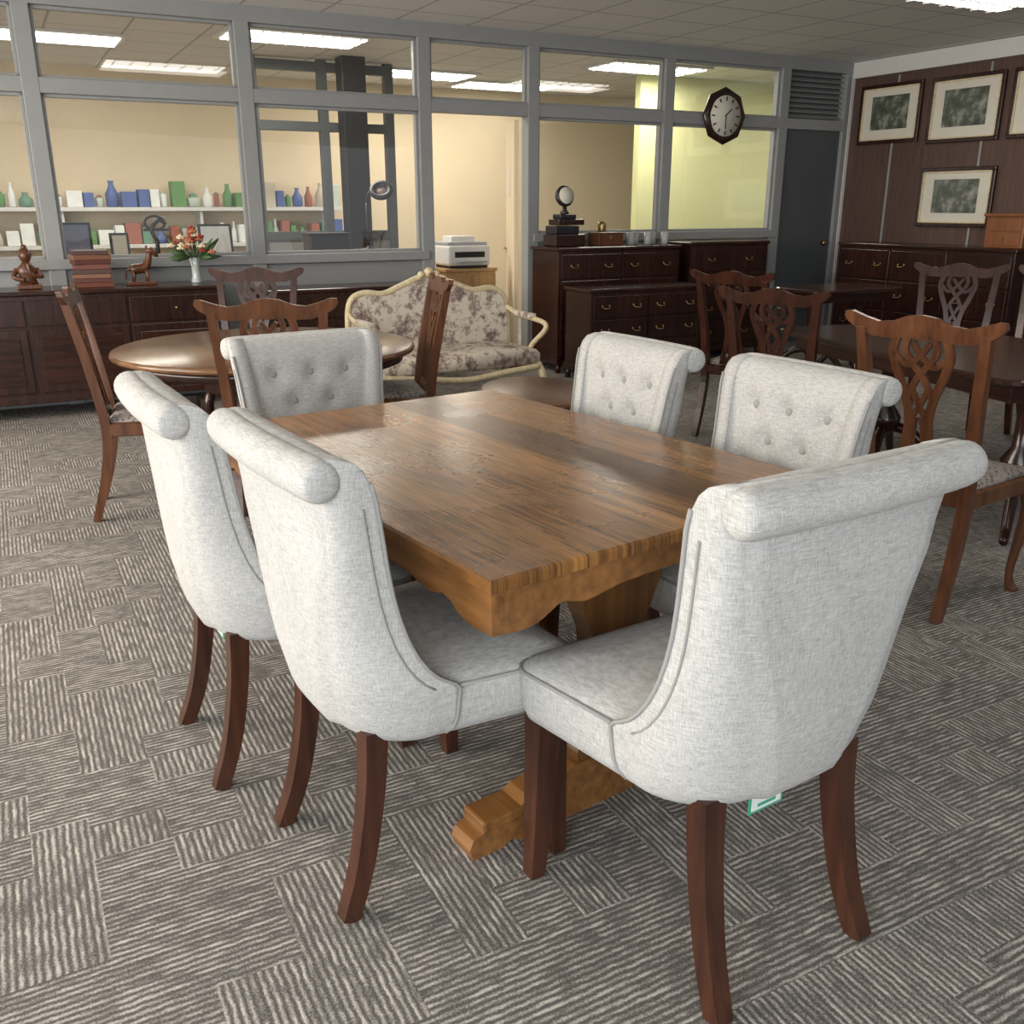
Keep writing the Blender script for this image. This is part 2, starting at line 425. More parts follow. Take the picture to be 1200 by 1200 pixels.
# ---------------------------------------------------------------- upholstered chair
def build_uph():
    b=MB()
    #  z, yb, yf, w
    T=[(.385,-.178,-.055,.218),(.391,-.198,-.036,.231),(.405,-.210,-.022,.241),(.43,-.219,-.016,.247),(.46,-.226,-.014,.250),(.495,-.232,-.012,.253),(.506,-.234,-.022,.253),
       (.516,-.236,-.040,.252),(.530,-.238,-.060,.251),(.550,-.240,-.079,.250),(.580,-.243,-.099,.248),(.62,-.246,-.118,.246),(.67,-.249,-.134,.245),(.72,-.251,-.146,.246),
       (.78,-.254,-.157,.250),(.86,-.259,-.169,.256),(.91,-.265,-.178,.262),(.945,-.270,-.188,.265),(.97,-.274,-.201,.266),(.986,-.277,-.218,.265),(.9935,-.279,-.245,.26)]
    zs=[t[0] for t in T if t[0]<.59]+[.565]+[.595+.0175*i for i in range(21)]+[.97,.986,.9935]
    zs=sorted(set([round(z,4) for z in zs]))
    btn=[(x,z) for z,xs in ((.87,(-.13,0,.13)),(.775,(-.065,.065)),(.68,(-.13,0,.13))) for x in xs]
    rings=[];edge=[];edge2=[]
    for z in zs:
        yb,yf,w=interp(T,z,1),interp(T,z,2),interp(T,z,3)
        d=yf-yb; low=max(0,min(1,(.80-z)/.34))
        rx=.045+.115*low; ry=min(.05+.11*low,d*.85)
        half=[]
        for i in range(6): half.append((w,yf+(yb+ry-yf)*i/6))
        for i in range(11):
            a=math.pi/2*i/11; half.append((w-rx+rx*math.cos(a),yb+ry-ry*math.sin(a)))
        for i in range(9):
            x=(w-rx)*(1-i/8); half.append((x,yb-.014*(1-(x/w)**2)))
        outer=half+[(-x,y) for x,y in half[:-1][::-1]]
        th=.075; yi=min(yb+th,yf-.004); tw=.05
        wi=w-tw; ryi=max(.002,min(.10,(yf-yi)*.85)); rxi=min(.08,.02+.06*low)
        hi=[]
        for i in range(5): hi.append((wi,yf+(yi+ryi-yf)*i/5))
        for i in range(6):
            a=math.pi/2*i/6; hi.append((wi-rxi+rxi*math.cos(a),yi+ryi-ryi*math.sin(a)))
        for i in range(17):
            x=(wi-rxi)*(1-i/16); hi.append((x,yi))
        inner=hi+[(-x,y) for x,y in hi[:-1][::-1]]
        inn=[]
        for x,y in inner:
            if z>.55:
                y+=.016*max(0,1-(x/.22)**2)*(1 if z<.93 else max(0,(1-(z-.93)/.05)))
                for bx,bz in btn: y-=.028*math.exp(-((x-bx)**2+(z-bz)**2)/(.027**2))
            inn.append((x,y))
        ring=[(x,y,z) for x,y in outer]+[(x,y,z) for x,y in inn[::-1]]
        rings.append(ring); edge.append((w+.001,yf,z))
        acc=0; tgt=.026
        for p,q in zip(half,half[1:]):
            l=math.hypot(q[0]-p[0],q[1]-p[1])
            if acc+l>=tgt:
                t=(tgt-acc)/l; edge2.append((p[0]+(q[0]-p[0])*t+.0005,p[1]+(q[1]-p[1])*t,z)); break
            acc+=l
    b.loft(rings,0)
    for bx,bz in btn:
        yy=interp(T,bz,1)+.075+.016*max(0,1-(bx/.22)**2)-.025
        b.sphere((bx,yy,bz),.0135,3,12,1.0,(1,.7))
    ed=[e for e in edge if .388<e[2]<.95]; ed2=[e for e in edge2 if .51<e[2]<.92]
    for sgn in (1,-1):
        b.tube([(x*sgn,y+.001,z) for x,y,z in ed],.004,6,1,up=(1,0,0))
        b.tube([(x*sgn,y,z-.010) for x,y,z in ed2],.0024,5,1,up=(1,0,0))
    # top roll, soft gathered ends
    pts=[];rad=[]
    W=.270; xs=[-W,-W+.001,-W+.005,-W+.012,-W+.024]+[-W+.04+(2*W-.08)*i/20 for i in range(21)]+[W-.024,W-.012,W-.005,W-.001,W]
    rr_=[.008,.023,.032,.0365,.0385]+[.0395]*21+[.0385,.0365,.032,.023,.008]
    for x,r in zip(xs,rr_):
        pts.append((x,-.273-.013*(1-(x/W)**2),.9585)); rad.append(r)
    b.tube(pts,rad,22,0)
    b.tube([(x,-.2715-.014*(1-(x/.265)**2),.918) for x in [-.235+.047*i for i in range(11)]],.003,5,1)
    # seat
    def rr(hw0,hw1,y0,y1,r,ins,z):
        pts=[];y0+=ins;y1-=ins
        for (cx,cy,a0,hw) in ((1,y1,0,hw1),(-1,y1,90,hw1),(-1,y0,180,hw0),(1,y0,270,hw0)):
            w=hw-ins; q=max(.01,r-ins*.3)
            ccx=cx*(w-q); ccy=cy-q if cy==y1 else cy+q
            for i in range(7):
                a=R(a0+15*i); pts.append((ccx+q*math.cos(a),ccy+q*math.sin(a),z))
        return pts
    S=[(.385,.022),(.391,.010),(.41,.003),(.45,0),(.485,0),(.497,.003),(.505,.010),(.515,.032),(.523,.065),(.529,.10),(.532,.14)]
    b.loft([rr(.240,.272,-.12,.278,.05,i,z) for z,i in S],0)
    pr=[p for p in rr(.240,.273,-.12,.279,.05,.001,.494)]
    fr=[p for p in pr if p[1]>.0]
    fr=sorted(fr,key=lambda p:math.atan2(p[0],p[1]+.0))
    b.tube([(-.250,-.015,.498)]+fr+[(.250,-.015,.498)],.004,6,1)
    for sgn in (1,-1):
        b.tube(smooth_pts([(sgn*.228,.226,.40),(sgn*.231,.230,.28),(sgn*.235,.235,.12),(sgn*.240,.240,0)],4),[.028-.0115*i/12 for i in range(13)],mat=2,square=True,up=(0,1,0))
        b.tube(smooth_pts([(sgn*.168,-.165,.41),(sgn*.170,-.175,.28),(sgn*.176,-.205,.12),(sgn*.185,-.248,0)],4),[.024-.006*i/12 for i in range(13)],mat=2,square=True,up=(0,1,0))
    return b.mesh('upholstered_dining_chair',[M_linen,M_pipe,M_leg,M_btn])
uph=build_uph()
def build_tag():
    b=MB(); b.box((0,0,0),(.085,.002,.055),0,0); b.box((0,-.0015,0),(.073,.002,.043),1,0); b.box((.0,-.003,.005),(.02,.001,.014),2,0)
    b.box((0,-.003,-.012),(.045,.001,.006),0,0)
    b.tube([(0,0,.027),(0,0,.06)],.001,5,1)
    return b.mesh('price_tag',[plain('tag_green',(.05,.35,.22),.5),plain('tag_white',(.75,.78,.75),.5),plain('tag_red',(.5,.04,.03),.5)])
tagm=build_tag()
chairs=[((.395,1.647),33,1,(1.05,1.04,1.025)),((-.235,1.876),-56.6,0,(1.02,1,1)),((-.62,2.326),-59,1,(1.0,1,1)),((.595,2.43),121,0,(.98,1,.99)),((.200,2.93),121,0,(.94,1,.99)),((-.585,3.06),214,0,(1,1,.985))]
for (x,y),r,tg,scl in chairs:
    o=put('upholstered_dining_chair',uph,(x,y,0),R(r)); o.scale=scl
    if tg:
        t=put('price_tag',tagm,(-.02,-.165,.352),0,o)

# ---------------------------------------------------------------- dining table
c=(-.058,2.445); ta=R(126)
et=empty('dining_table',(c[0],c[1],0),ta)
HL,HS=.75,.52
b=MB()
def rect(ix,z): return [(HL-ix,HS-ix,z),(-HL+ix,HS-ix,z),(-HL+ix,-HS+ix,z),(HL-ix,-HS+ix,z)]
b.loft([rect(.008,.740),rect(.0,.744),rect(0,.764),rect(.005,.770)],0,False)
b.obj('plank_top',[M_plank],parent=et)
def apron_depth(d,L_):
    d=min(d,L_-d)
    k=[(0,.090),(.05,.095),(.09,.095),(.125,.082),(.15,.066),(.17,.062),(.19,.068),(.22,.075),(.26,.070),(.31,.060),(.42,.055),(.9,.055)]
    return interp([(a,q) for a,q in k],d,1)
b=MB()
for ax in (0,1):
    for sg in (1,-1):
        ln=2*(HL if ax==0 else HS)-.024; off=(HS if ax==0 else HL)-.014
        n=60; top=[];bot=[]
        for i in range(n+1):
            d=ln*i/n; top.append((d-ln/2,.742)); bot.append((d-ln/2,.744-apron_depth(d,ln)-.0))
        for i in range(n):
            poly=[top[i],top[i+1],bot[i+1],bot[i]]
            if ax==0: fA=lambda a,z:(a,sg*off,z); fB=lambda a,z:(a,sg*(off-.022),z)
            else: fA=lambda a,z:(sg*off,a,z); fB=lambda a,z:(sg*(off-.022),a,z)
            b.prism(poly,fA,fB,0)
b.obj('scalloped_apron',[M_oak],parent=et)
b=MB()
foot=[(0,.0),(.30,.0),(.32,.012),(.345,.0),(.425,.0),(.435,.03),(.425,.052),(.40,.06),(.375,.075),(.345,.082),(.30,.085),(.27,.105),(.20,.115),(.13,.135),(.0,.14)]
foot=foot+[(-x,z) for x,z in foot[::-1]]
post=[(.0,.12),(.115,.12),(.12,.16),(.095,.22),(.085,.30),(.075,.38),(.085,.46),(.11,.52),(.13,.56),(.12,.60),(.16,.64),(.27,.665),(.30,.69),(.30,.742),(0,.742)]
post=post+[(-x,z) for x,z in post[::-1]]
for px in (-.5,.37):
    b.prism(foot,lambda a,z:(px-.038,a,z),lambda a,z:(px+.038,a,z),0)
    b.box((px,-.30,.075),(.085,.20,.03),0,.006)
    b.box((px,.30,.075),(.085,.20,.03),0,.006)
    b.prism(post,lambda a,z:(px-.03,a,z),lambda a,z:(px+.03,a,z),1)
    b.box((px,0,.735),(.09,.7,.03),0,.004)
b.box((-.065,0,.27),(.85,.035,.10),0,.006)
b.obj('trestle_base',[M_oak,M_oakz],parent=et)

# ---------------------------------------------------------------- carved wooden chair
def build_chip(wm,name):
    b=MB()
    def yb(z): return -.195-.10*max(0,(z-.44)/.58)**1.25
    fA=lambda x,z:(x,yb(z)+.010,z); fB=lambda x,z:(x,yb(z)-.014,z)
    for s in (1,-1):
        b.tube(smooth_pts([(s*.185,-.29,0),(s*.186,-.225,.22),(s*.187,-.197,.43),(s*.195,yb(.7),.70),(s*.215,yb(1.0),1.0)],5),[.017+.004*math.sin(math.pi*i/20) for i in range(21)],mat=0,square=True,up=(0,1,0))
    top=[(0,1.055),(.05,1.048),(.10,1.028),(.15,1.022),(.20,1.035),(.25,1.052),(.272,1.05),(.276,1.03),(.262,1.012),(.225,.988),(.17,.970),(.11,.968),(.06,.975),(0,.97)]
    for s in (1,-1):
        h=len(top)//2
        up=top[:h]; lo=top[h:][::-1]
        for i in range(h-1):
            b.prism([(s*up[i][0],up[i][1]),(s*up[i+1][0],up[i+1][1]),(s*lo[i+1][0],lo[i+1][1]),(s*lo[i][0],lo[i][1])],fA,fB,0)
    fA2=lambda x,z:(x,yb(z)+.005,z); fB2=lambda x,z:(x,yb(z)-.009,z)
    def c2(p): return [(v.x,v.y) for v in smooth_pts([(a,q,0) for a,q in p],5)]
    for s in (1,-1):
        b.ribbon(c2([(s*.075,1.0),(s*.10,.93),(s*.085,.86),(s*.05,.77),(s*.035,.68),(s*.05,.58),(s*.075,.50)]),.028,fA2,fB2)
        b.ribbon(c2([(s*.03,1.0),(s*.055,.93),(-s*.01,.84),(-s*.045,.77)]),.021,fA2,fB2)
        b.ribbon(c2([(s*.10,.93),(s*.05,.88),(s*.0,.92),(-s*.03,.96)]),.018,fA2,fB2)
        b.ribbon(c2([(s*.035,.68),(s*.0,.74),(-s*.03,.80)]),.018,fA2,fB2)
        b.ribbon(c2([(s*.012,.70),(s*.022,.60),(s*.018,.50)]),.018,fA2,fB2)
    b.prism([(-.09,.47),(.09,.47),(.075,.52),(-.075,.52)],fA,fB,0)
    def trap(x0,x1,y0,y1,z): return [(x0,y0,z),(x1,y1,z),(-x1,y1,z),(-x0,y0,z)]
    b.loft([trap(.20,.25,-.205,.23,.40),trap(.205,.255,-.21,.235,.405),trap(.205,.255,-.21,.235,.455),trap(.195,.245,-.20,.225,.462)],0,False)
    b.loft([trap(.185,.232,-.18,.212,.455),trap(.19,.238,-.185,.218,.468),trap(.17,.215,-.165,.20,.488),trap(.10,.13,-.1,.12,.497)],1,True)
    for s in (1,-1):
        b.tube(smooth_pts([(s*.225,.205,.42),(s*.245,.225,.34),(s*.232,.215,.20),(s*.222,.205,.07),(s*.235,.222,.0)],4),[.026,.028,.029,.029,.028,.026,.023,.021,.019,.017,.016,.015,.014,.015,.018,.022,.024],10,0,up=(0,1,0))
    return b.mesh(name,[wm,M_seatf])
ch_w=build_chip(M_chairw,'carved_dining_chair_walnut'); ch_d=build_chip(M_red,'carved_dining_chair_red')
def chip(me,rx,ry,face,sz=1):
    f=R(face); o=put('carved_dining_chair',me,(rx+.25*math.cos(f),ry+.25*math.sin(f),0),f-R(90)); o.scale=(1,1,sz)
chip(ch_w,-1.95,4.33,18); chip(ch_w,-.97,3.80,99); chip(ch_w,-.42,5.0,195); chip(ch_d,-1.5,5.65,277)
chip(ch_w,1.40,3.19,41); chip(ch_d,1.28,4.65,55,.97); chip(ch_d,1.33,5.75,50,.98); chip(ch_d,2.80,6.05,240); chip(ch_d,3.3,5.75,228)
chip(ch_d,3.05,4.2,195)

# ---------------------------------------------------------------- round pedestal table
def round_table(name,x,y,r,z,top,base,sy=1.0,rz=0):
    e=empty(name,(x,y,0),rz)
    b=MB(); b.lathe([(r-.02,z-.03),(r-.004,z-.026),(r,z-.016),(r-.003,z-.005),(r-.015,z)],64,mat=0,sy=sy); b.obj('top',[top],parent=e)
    b=MB(); b.lathe([(r-.06,z-.075),(r-.055,z-.03)],48,mat=0,sy=sy)
    b.lathe([(.03,.16),(.07,.18),(.085,.24),(.05,.30),(.035,.36),(.05,.44),(.075,z-.2),(.06,z-.12),(.12,z-.07)],20)
    for i in range(4):
        a=R(45+90*i); ca,sa=math.cos(a),math.sin(a); q=min(r*.75,.5)
        b.tube(smooth_pts([(.03*ca,.03*sa,.22),(q*.4*ca,q*.4*sa,.19),(q*.75*ca,q*.75*sa,.07),(q*ca,q*sa,.025)],5),[.032-.012*j/15 for j in range(16)],8,0)
    b.obj('pedestal_base',[base],parent=e)
round_table('round_dining_table',-1.2,4.62,.72,.75,M_round,M_dark)
round_table('oval_coffee_table',.12,4.93,.29,.47,M_chairw,M_dark,1.5,R(10))

# ---------------------------------------------------------------- cabinets
def cabinet(name,w,d,h,u,v,cols,legs=.1,doors=False,mat=M_dark,rot=None,loc=None,rows=3,top=.03):
    b=MB(); z0=legs
    b.box((0,0,(z0+h-top)/2),(w-.03,d-.03,h-top-z0),0,.004)
    b.box((0,0,h-top/2),(w,d,top),1,.008)
    b.box((0,0,z0+.02),(w-.005,d-.005,.05),0,.006)
    cw=(w-.06)/cols; H=h-top-z0-.08; zb=z0+.06
    for i in range(cols):
        x=-w/2+.03+cw*(i+.5)
        if doors:
            dh=H*.3
            b.box((x,-d/2+.012,zb+H-dh/2),(cw-.02,.02,dh-.02),0,.005)
            b.box((x,-d/2+.012,zb+(H-dh)/2),(cw-.02,.02,H-dh-.015),0,.005)
            b.box((x,-d/2+.004,zb+(H-dh)/2),(cw-.12,.015,H-dh-.12),1,.006)
            b.lathe([(.001,0),(.012,.004),(.008,.015),(.001,.02)],10,mat=2,M=Matrix.Translation((x,-d/2,zb+H-dh/2))@Matrix.Rotation(R(90),4,'X'))
        else:
            for r_ in range(rows):
                dh=H/rows; zc=zb+dh*(r_+.5)
                b.box((x,-d/2+.012,zc),(cw-.015,.022,dh-.015),0,.005)
                for sx in ((-1,1) if cw>.5 else (0,)):
                    xx=x+sx*cw*.28
                    b.tube(smooth_pts([(xx-.035,-d/2,zc+.01),(xx-.026,-d/2-.02,zc-.008),(xx+.026,-d/2-.02,zc-.008),(xx+.035,-d/2,zc+.01)],4),.003,6,2)
                    for q in (-.035,.035): b.sphere((xx+q,-d/2-.001,zc+.01),.008,2,8,1,(1,.5))
    for sx in (1,-1):
        for sy in (1,-1):
            b.tube([(sx*(w/2-.04),sy*(d/2-.04),z0+.01),(sx*(w/2-.035),sy*(d/2-.035),z0*.5),(sx*(w/2-.035),sy*(d/2-.035),0)],[.03,.022,.026],8,0)
    return b.obj(name,[mat,M_darkx,M_brass],loc or RW(u,v),ang if rot is None else rot)
cabinet('sideboard',2.6,.46,.86,-1.75,-.33,4,.12,True)
cabinet('low_cabinet',1.35,.42,.80,.50,-.33,3,.1,True)
cabinet('chest_of_drawers',1.3,.48,1.06,2.95,-.36,2,.08,rows=4)
cabinet('low_chest_of_drawers',1.15,.42,.76,2.85,-.95,2,.08,rows=3)
cabinet('writing_bureau',.95,.45,1.08,4.2,-.34,2,.08,rows=4)
def RR(s,d,z=0): return (C[0]+s*CU[1]-d*CU[0], C[1]-s*CU[0]-d*CU[1], z)
cabinet('long_chest',1.95,.45,1.05,0,0,3,.1,rows=3,rot=ra,loc=RR(1.5,.27))
b=MB(); b.box((0,0,.13),(.36,.26,.26),0,.006); b.box((0,0,.27),(.40,.30,.025),0,.006)
for i in range(2): b.box((0,-.132,.07+i*.12),(.3,.012,.10),0,.003); b.sphere((0,-.145,.07+i*.12),.01,1,8)
b.obj('small_wooden_cabinet',[wood('reddish_oak',(.14,.05,.018),(.26,.10,.04)),M_brass],RR(2.26,.27,1.052),ra)
def rtable(name,x,y,w,d,rz,mat,z=.75):
    e=empty(name,(x,y,0),rz)
    b=MB()
    def ring(i,zz):
        p=[];r=.12
        for cx,cy,a0 in ((1,1,0),(-1,1,90),(-1,-1,180),(1,-1,270)):
            for k in range(7):
                a=R(a0+15*k); p.append((cx*(w/2-i-r)+r*math.cos(a),cy*(d/2-i-r)+r*math.sin(a),zz))
        return p
    b.loft([ring(.012,z-.03),ring(0,z-.022),ring(0,z-.008),ring(.008,z)],0,False); b.obj('top',[mat],parent=e)
    b=MB(); b.box((0,0,z-.07),(w-.2,d-.2,.08),0,.004)
    for px in (-w*.27,w*.27):
        b.lathe([(.03,.2),(.075,.24),(.08,.3),(.04,.36),(.04,.5),(.07,z-.12),(.09,z-.1)],16,(px,0,0))
        for i in range(4):
            a=R(45+90*i); ca,sa=math.cos(a),math.sin(a)
            b.tube(smooth_pts([(px+.03*ca,.03*sa,.25),(px+.16*ca,.16*sa,.21),(px+.3*ca,.3*sa,.06),(px+.38*ca,.38*sa,.02)],4),[.03-.012*j/12 for j in range(13)],8,0)
    b.obj('pedestals',[mat],parent=e)
rtable('mahogany_dining_table',2.18,4.6,1.8,1.0,R(105),M_darkx)
rtable('side_table',2.75,8.1,1.0,.6,ang,M_darkx)

# ---------------------------------------------------------------- settee
def settee():
    e=empty('french_settee',(-.45,6.5,0),ang)
    W=.60
    out=[(-W,.42),(-W-.01,.62),(-W+.02,.78),(-W+.12,.83),(-W+.26,.82),(-.2,.87),(0,.93),(.2,.87),(W-.26,.82),(W-.12,.83),(W-.02,.78),(W+.01,.62),(W,.42)]
    o2=[(v.x,v.y) for v in smooth_pts([(a,q,0) for a,q in out],4)]
    b=MB()
    yy=lambda z:.26+.12*(z-.42)
    b.prism(o2,lambda x,z:(x*.97,yy(z)-.05,z-.015),lambda x,z:(x*.97,yy(z)+.02,z-.015),0)
    def ring(ix,z): return [(x*(W-.03-ix),y,z) for x,y in ((1,.24-ix),(-1,.24-ix),(-1,-.30+ix),(1,-.30+ix))]
    b.loft([ring(.02,.34),ring(0,.36),ring(0,.43),ring(.02,.455),ring(.08,.468)],0,True)
    for s in (1,-1): b.box((s*(W-.0),-.02,.665),(.05,.26,.035),0,.014)
    b.obj('upholstery',[M_toile],parent=e)
    b=MB()
    b.tube([(x,yy(z)-.02,z) for x,z in o2],.022,8,0,up=(0,1,0))
    for s in (1,-1):
        b.tube(smooth_pts([(s*(W),.28,.70),(s*(W+.01),.1,.66),(s*(W+.01),-.14,.645),(s*(W+.04),-.24,.62),(s*(W+.03),-.25,.57),(s*(W-.03),-.16,.45),(s*(W-.03),-.2,.34)],4),.018,8,0)
        b.tube(smooth_pts([(s*(W-.04),-.27,.36),(s*(W-.01),-.31,.26),(s*(W-.05),-.28,.12),(s*(W-.03),-.31,0)],4),[.032-.015*j/12 for j in range(13)],8,0)
        b.tube(smooth_pts([(s*(W-.03),.25,.42),(s*(W-.03),.27,.2),(s*(W-.03),.34,0)],4),.02,8,0)
    b.tube(smooth_pts([(-W+.04,-.30,.34),(-W*.5,-.315,.32),(0,-.315,.29),(W*.5,-.315,.32),(W-.04,-.30,.34)],5),.022,8,0)
    for s in (1,-1): b.tube([(s*(W-.02),-.28,.345),(s*(W-.02),.26,.345)],.02,8,0)
    b.tube([(-W+.03,.25,.345),(W-.03,.25,.345)],.02,8,0)
    b.sphere((0,.28,.955),.035,0,10); 
    for s in (1,-1): b.sphere((s*.06,.28,.94),.025,0,10)
    b.obj('carved_frame',[M_gold],parent=e)
settee()

# ---------------------------------------------------------------- pictures
def picture(s,z,w,h):
    b=MB(); t=.035
    b.box((0,0,h/2-t/2),(w,.03,t),0,.006); b.box((0,0,-h/2+t/2),(w,.03,t),0,.006)
    b.box((-w/2+t/2,0,0),(t,.03,h-2*t+.004),0,.004); b.box((w/2-t/2,0,0),(t,.03,h-2*t+.004),0,.004)
    t2=.014
    for sx in (1,-1):
        b.box((sx*(w/2-t-t2/2),-.004,0),(t2,.02,h-2*t),3,.002)
        b.box((0,-.004,sx*(h/2-t-t2/2)),(w-2*t,.02,t2),3,.002)
    b.box((0,.006,0),(w-2*t,.01,h-2*t),1,0)
    b.box((0,-.001,.01),(w*.60,.006,h*.56),2,0)
    b.obj('framed_picture',[M_dark,M_mat,M_print,M_gold],RR(s,.02,z),ra)
picture(.56,2.255,.74,.55); picture(1.41,2.235,.76,.57); picture(2.25,2.235,.76,.57); picture(1.43,1.47,.80,.53)

# ---------------------------------------------------------------- wall clock
def clock():
    b=MB(); Mx=Matrix.Translation((0,-.02,0))@Matrix.Rotation(R(90),4,'X')
    b.lathe([(.001,0),(.25,0),(.255,.015),(.24,.035),(.20,.04),(.185,.03),(.001,.03)],8,mat=0,M=Mx)
    b.lathe([(.001,.03),(.18,.03),(.18,.036),(.001,.036)],40,mat=1,M=Mx)
    for i in range(12):
        a=R(30*i); b.box((0,0,0),(.012,.004,.035),2,0,M=Matrix.Translation((.15*math.sin(a),-.059,.15*math.cos(a)))@Matrix.Rotation(a,4,'Y'))
    b.box((0,0,0),(.01,.004,.10),2,0,M=Matrix.Translation((.03,-.06,.03))@Matrix.Rotation(R(50),4,'Y'))
    b.box((0,0,0),(.008,.004,.13),2,0,M=Matrix.Translation((0,-.062,-.05)))
    b.obj('wall_clock',[M_dark,M_mat,M_black],RW(4.40,-.065,2.2),ang)
clock()

# ---------------------------------------------------------------- ornaments on sideboard
SZ=.861
M_carv=wood('carved_wood',(.04,.014,.008),(.14,.05,.02),.3)
def bust(u):
    b=MB(); b.box((0,0,.015),(.15,.11,.03),0,.006)
    b.lathe([(.06,.03),(.05,.06),(.06,.10),(.065,.13),(.035,.16),(.024,.18)],16,sy=.75)
    b.sphere((0,0,.215),.038,0,14,1.2); b.sphere((.0,.012,.225),.044,0,12,1.0); b.sphere((0,.02,.27),.02,0,10)
    b.tube(smooth_pts([(-.06,0,.13),(-.085,-.03,.08),(-.02,-.05,.06)],4),.016,8,0); b.tube(smooth_pts([(.06,0,.13),(.085,-.03,.08),(.02,-.05,.10),(.01,-.045,.17)],4),.014,8,0)
    b.sphere((0,-.038,.21),.008,0,8)
    b.obj('carved_figurine',[M_carv],RW(u,-.33,SZ),ang)
bust(-1.70)
def horse(u):
    b=MB(); b.box((0,0,.012),(.2,.09,.024),0,.005)
    b.tube(smooth_pts([(-.07,0,.10),(-.03,0,.11),(.03,0,.12),(.06,0,.17),(.07,0,.22)],4),[.02,.028,.034,.036,.037,.036,.035,.036,.036,.034,.03,.027,.024,.022,.02,.019,.018],12,0)
    b.tube([(.05,0,.23),(.085,0,.235),(.12,0,.20),(.125,0,.19)],[.018,.024,.015,.008],10,0)
    for x,y in ((-.055,.02),(-.055,-.02),(.035,.02),(.035,-.02)): b.tube([(x,y,.10),(x+.01,y,.06),(x,y,.02)],[.014,.009,.011],8,0)
    b.tube(smooth_pts([(-.07,0,.11),(-.1,0,.09),(-.1,0,.04)],4),.008,6,0)
    b.box((.055,0,.255),(.012,.03,.025),0,.003)
    b.obj('horse_figurine',[M_carv],RW(u,-.33,SZ),ang)
horse(-.98)
b=MB(); z=0; cols=[(.14,.04,.025),(.09,.025,.018),(.18,.075,.04),(.06,.025,.018)]
for i in range(8):
    h=.028+.008*random.random(); w=.25-.02*random.random(); r=R(random.uniform(-6,6))
    b.box((0,0,z+h/2),(w,.18,h),i%4,.003,r); b.box((.012,.004,z+h/2),(w-.02,.18,h-.009),4,0,r); z+=h+.0005
b.obj('stack_of_books',[plain('book_%d'%i,cols[i],.5) for i in range(4)]+[plain('book_pages',(.4,.34,.25),.8)],RW(-1.30,-.33,SZ),ang)
def flowers(u):
    b=MB(); b.lathe([(.035,0),(.04,.01),(.028,.05),(.03,.12),(.05,.18),(.047,.18),(.026,.12),(.02,.02)],20,mat=0)
    for i in range(34):
        a=random.uniform(0,2*math.pi); rr_=random.uniform(.0,.19)**1; zz=.35-rr_*.7+random.uniform(-.05,.05)
        x,y=rr_*math.cos(a),rr_*math.sin(a)
        b.tube(smooth_pts([(0,0,.03),(x*.3,y*.3,.17),(x,y,zz)],3),.0022,5,1)
        m=2+i%3
        for k in range(6):
            t=2*math.pi*k/6; b.sphere((x+.018*math.cos(t),y+.018*math.sin(t),zz),.014,m,6,.7)
        b.sphere((x,y,zz+.008),.014,m,6)
    for i in range(20):
        a=random.uniform(0,6.28); r0,r1=.05,.19
        p=[(r0*math.cos(a),r0*math.sin(a),.18),(r1*math.cos(a),r1*math.sin(a),.22+random.uniform(-.06,.10))]
        b.tube([p[0],tuple((Vector(p[0])+Vector(p[1]))/2),p[1]],[.004,.02,.002],6,1,asp=.2)
    b.obj('vase_of_flowers',[plain('vase_glass',(.40,.44,.44),.1),plain('leaf',(.05,.10,.035),.6),plain('petal_red',(.30,.035,.02),.6),plain('petal_cream',(.62,.52,.36),.6),plain('petal_orange',(.42,.14,.06),.6)],RW(u,-.33,SZ),ang)
flowers(-.60)

# ---------------------------------------------------------------- office contents
b=MB(); b.box((-1.3,3.7,1.36),(6.2,.36,.04),0,.004)
for u in (-4,-2.6,-1.2,.2,1.6): b.box((u,3.72,1.24),(.03,.3,.2),0,.003)
b.box((-1.3,3.7,.98),(6.2,.36,.04),0,.004)
for u in (-4,-2.6,-1.2,.2,1.6): b.box((u,3.72,.48),(.03,.3,.96),0,.003)
b.obj('reflection_shelf',[M_white],RW(0,0),ang)  # shelf modelled in place of a reflection in the left panes
gm=[plain('reflection_goods_%d'%i,c,.5) for i,c in enumerate([(.12,.28,.09),(.50,.58,.50),(.08,.13,.34),(.55,.50,.40),(.14,.28,.2),(.34,.12,.08),(.8,.82,.8),(.7,.75,.7)])]  # whites and greens put the outdoor reflection and haze into the colours
def reflection_goods(zb,hmax):
    b=MB(); u=-4.2
    while u<1.7:
        w=random.uniform(.06,.17); h=random.uniform(.5,1)*hmax; m_=random.choice([0,0,1,2,3,4,5,6,6,7])
        k_=random.random()
        if k_<.45: b.box((u+w/2,3.68,zb+h/2),(w-.008,.2,h),m_,.006)
        elif k_<.75: r_=w*.42; b.lathe([(r_*.7,0),(r_,.01),(r_*1.05,h*.5),(r_*.5,h*.75),(r_*.35,h*.9),(r_*.5,h)],12,(u+w/2,3.66,zb),m_)
        else: r_=w*.48; b.lathe([(r_*.6,0),(r_*.8,.01),(r_,h*.6),(r_*.95,h*.62),(r_*.7,.03)],12,(u+w/2,3.66,zb),m_); b.sphere((u+w/2,3.66,zb+h*.6),r_*.7,random.randrange(8),8)
        u+=w+random.uniform(0,.03)
    b.obj('shelf_reflection_goods',gm,RW(0,0),ang)  # random goods stand in for the reflected shapes in the glass
reflection_goods(1.381,.27); reflection_goods(1.001,.26)
b=MB(); b.box((-1.5,.42,1.0),(5.4,.5,.04),0,.005); b.box((-1.5,.45,.49),(5.3,.42,.98),0,.004); b.obj('office_counter',[M_lightwood],RW(0,0),ang)
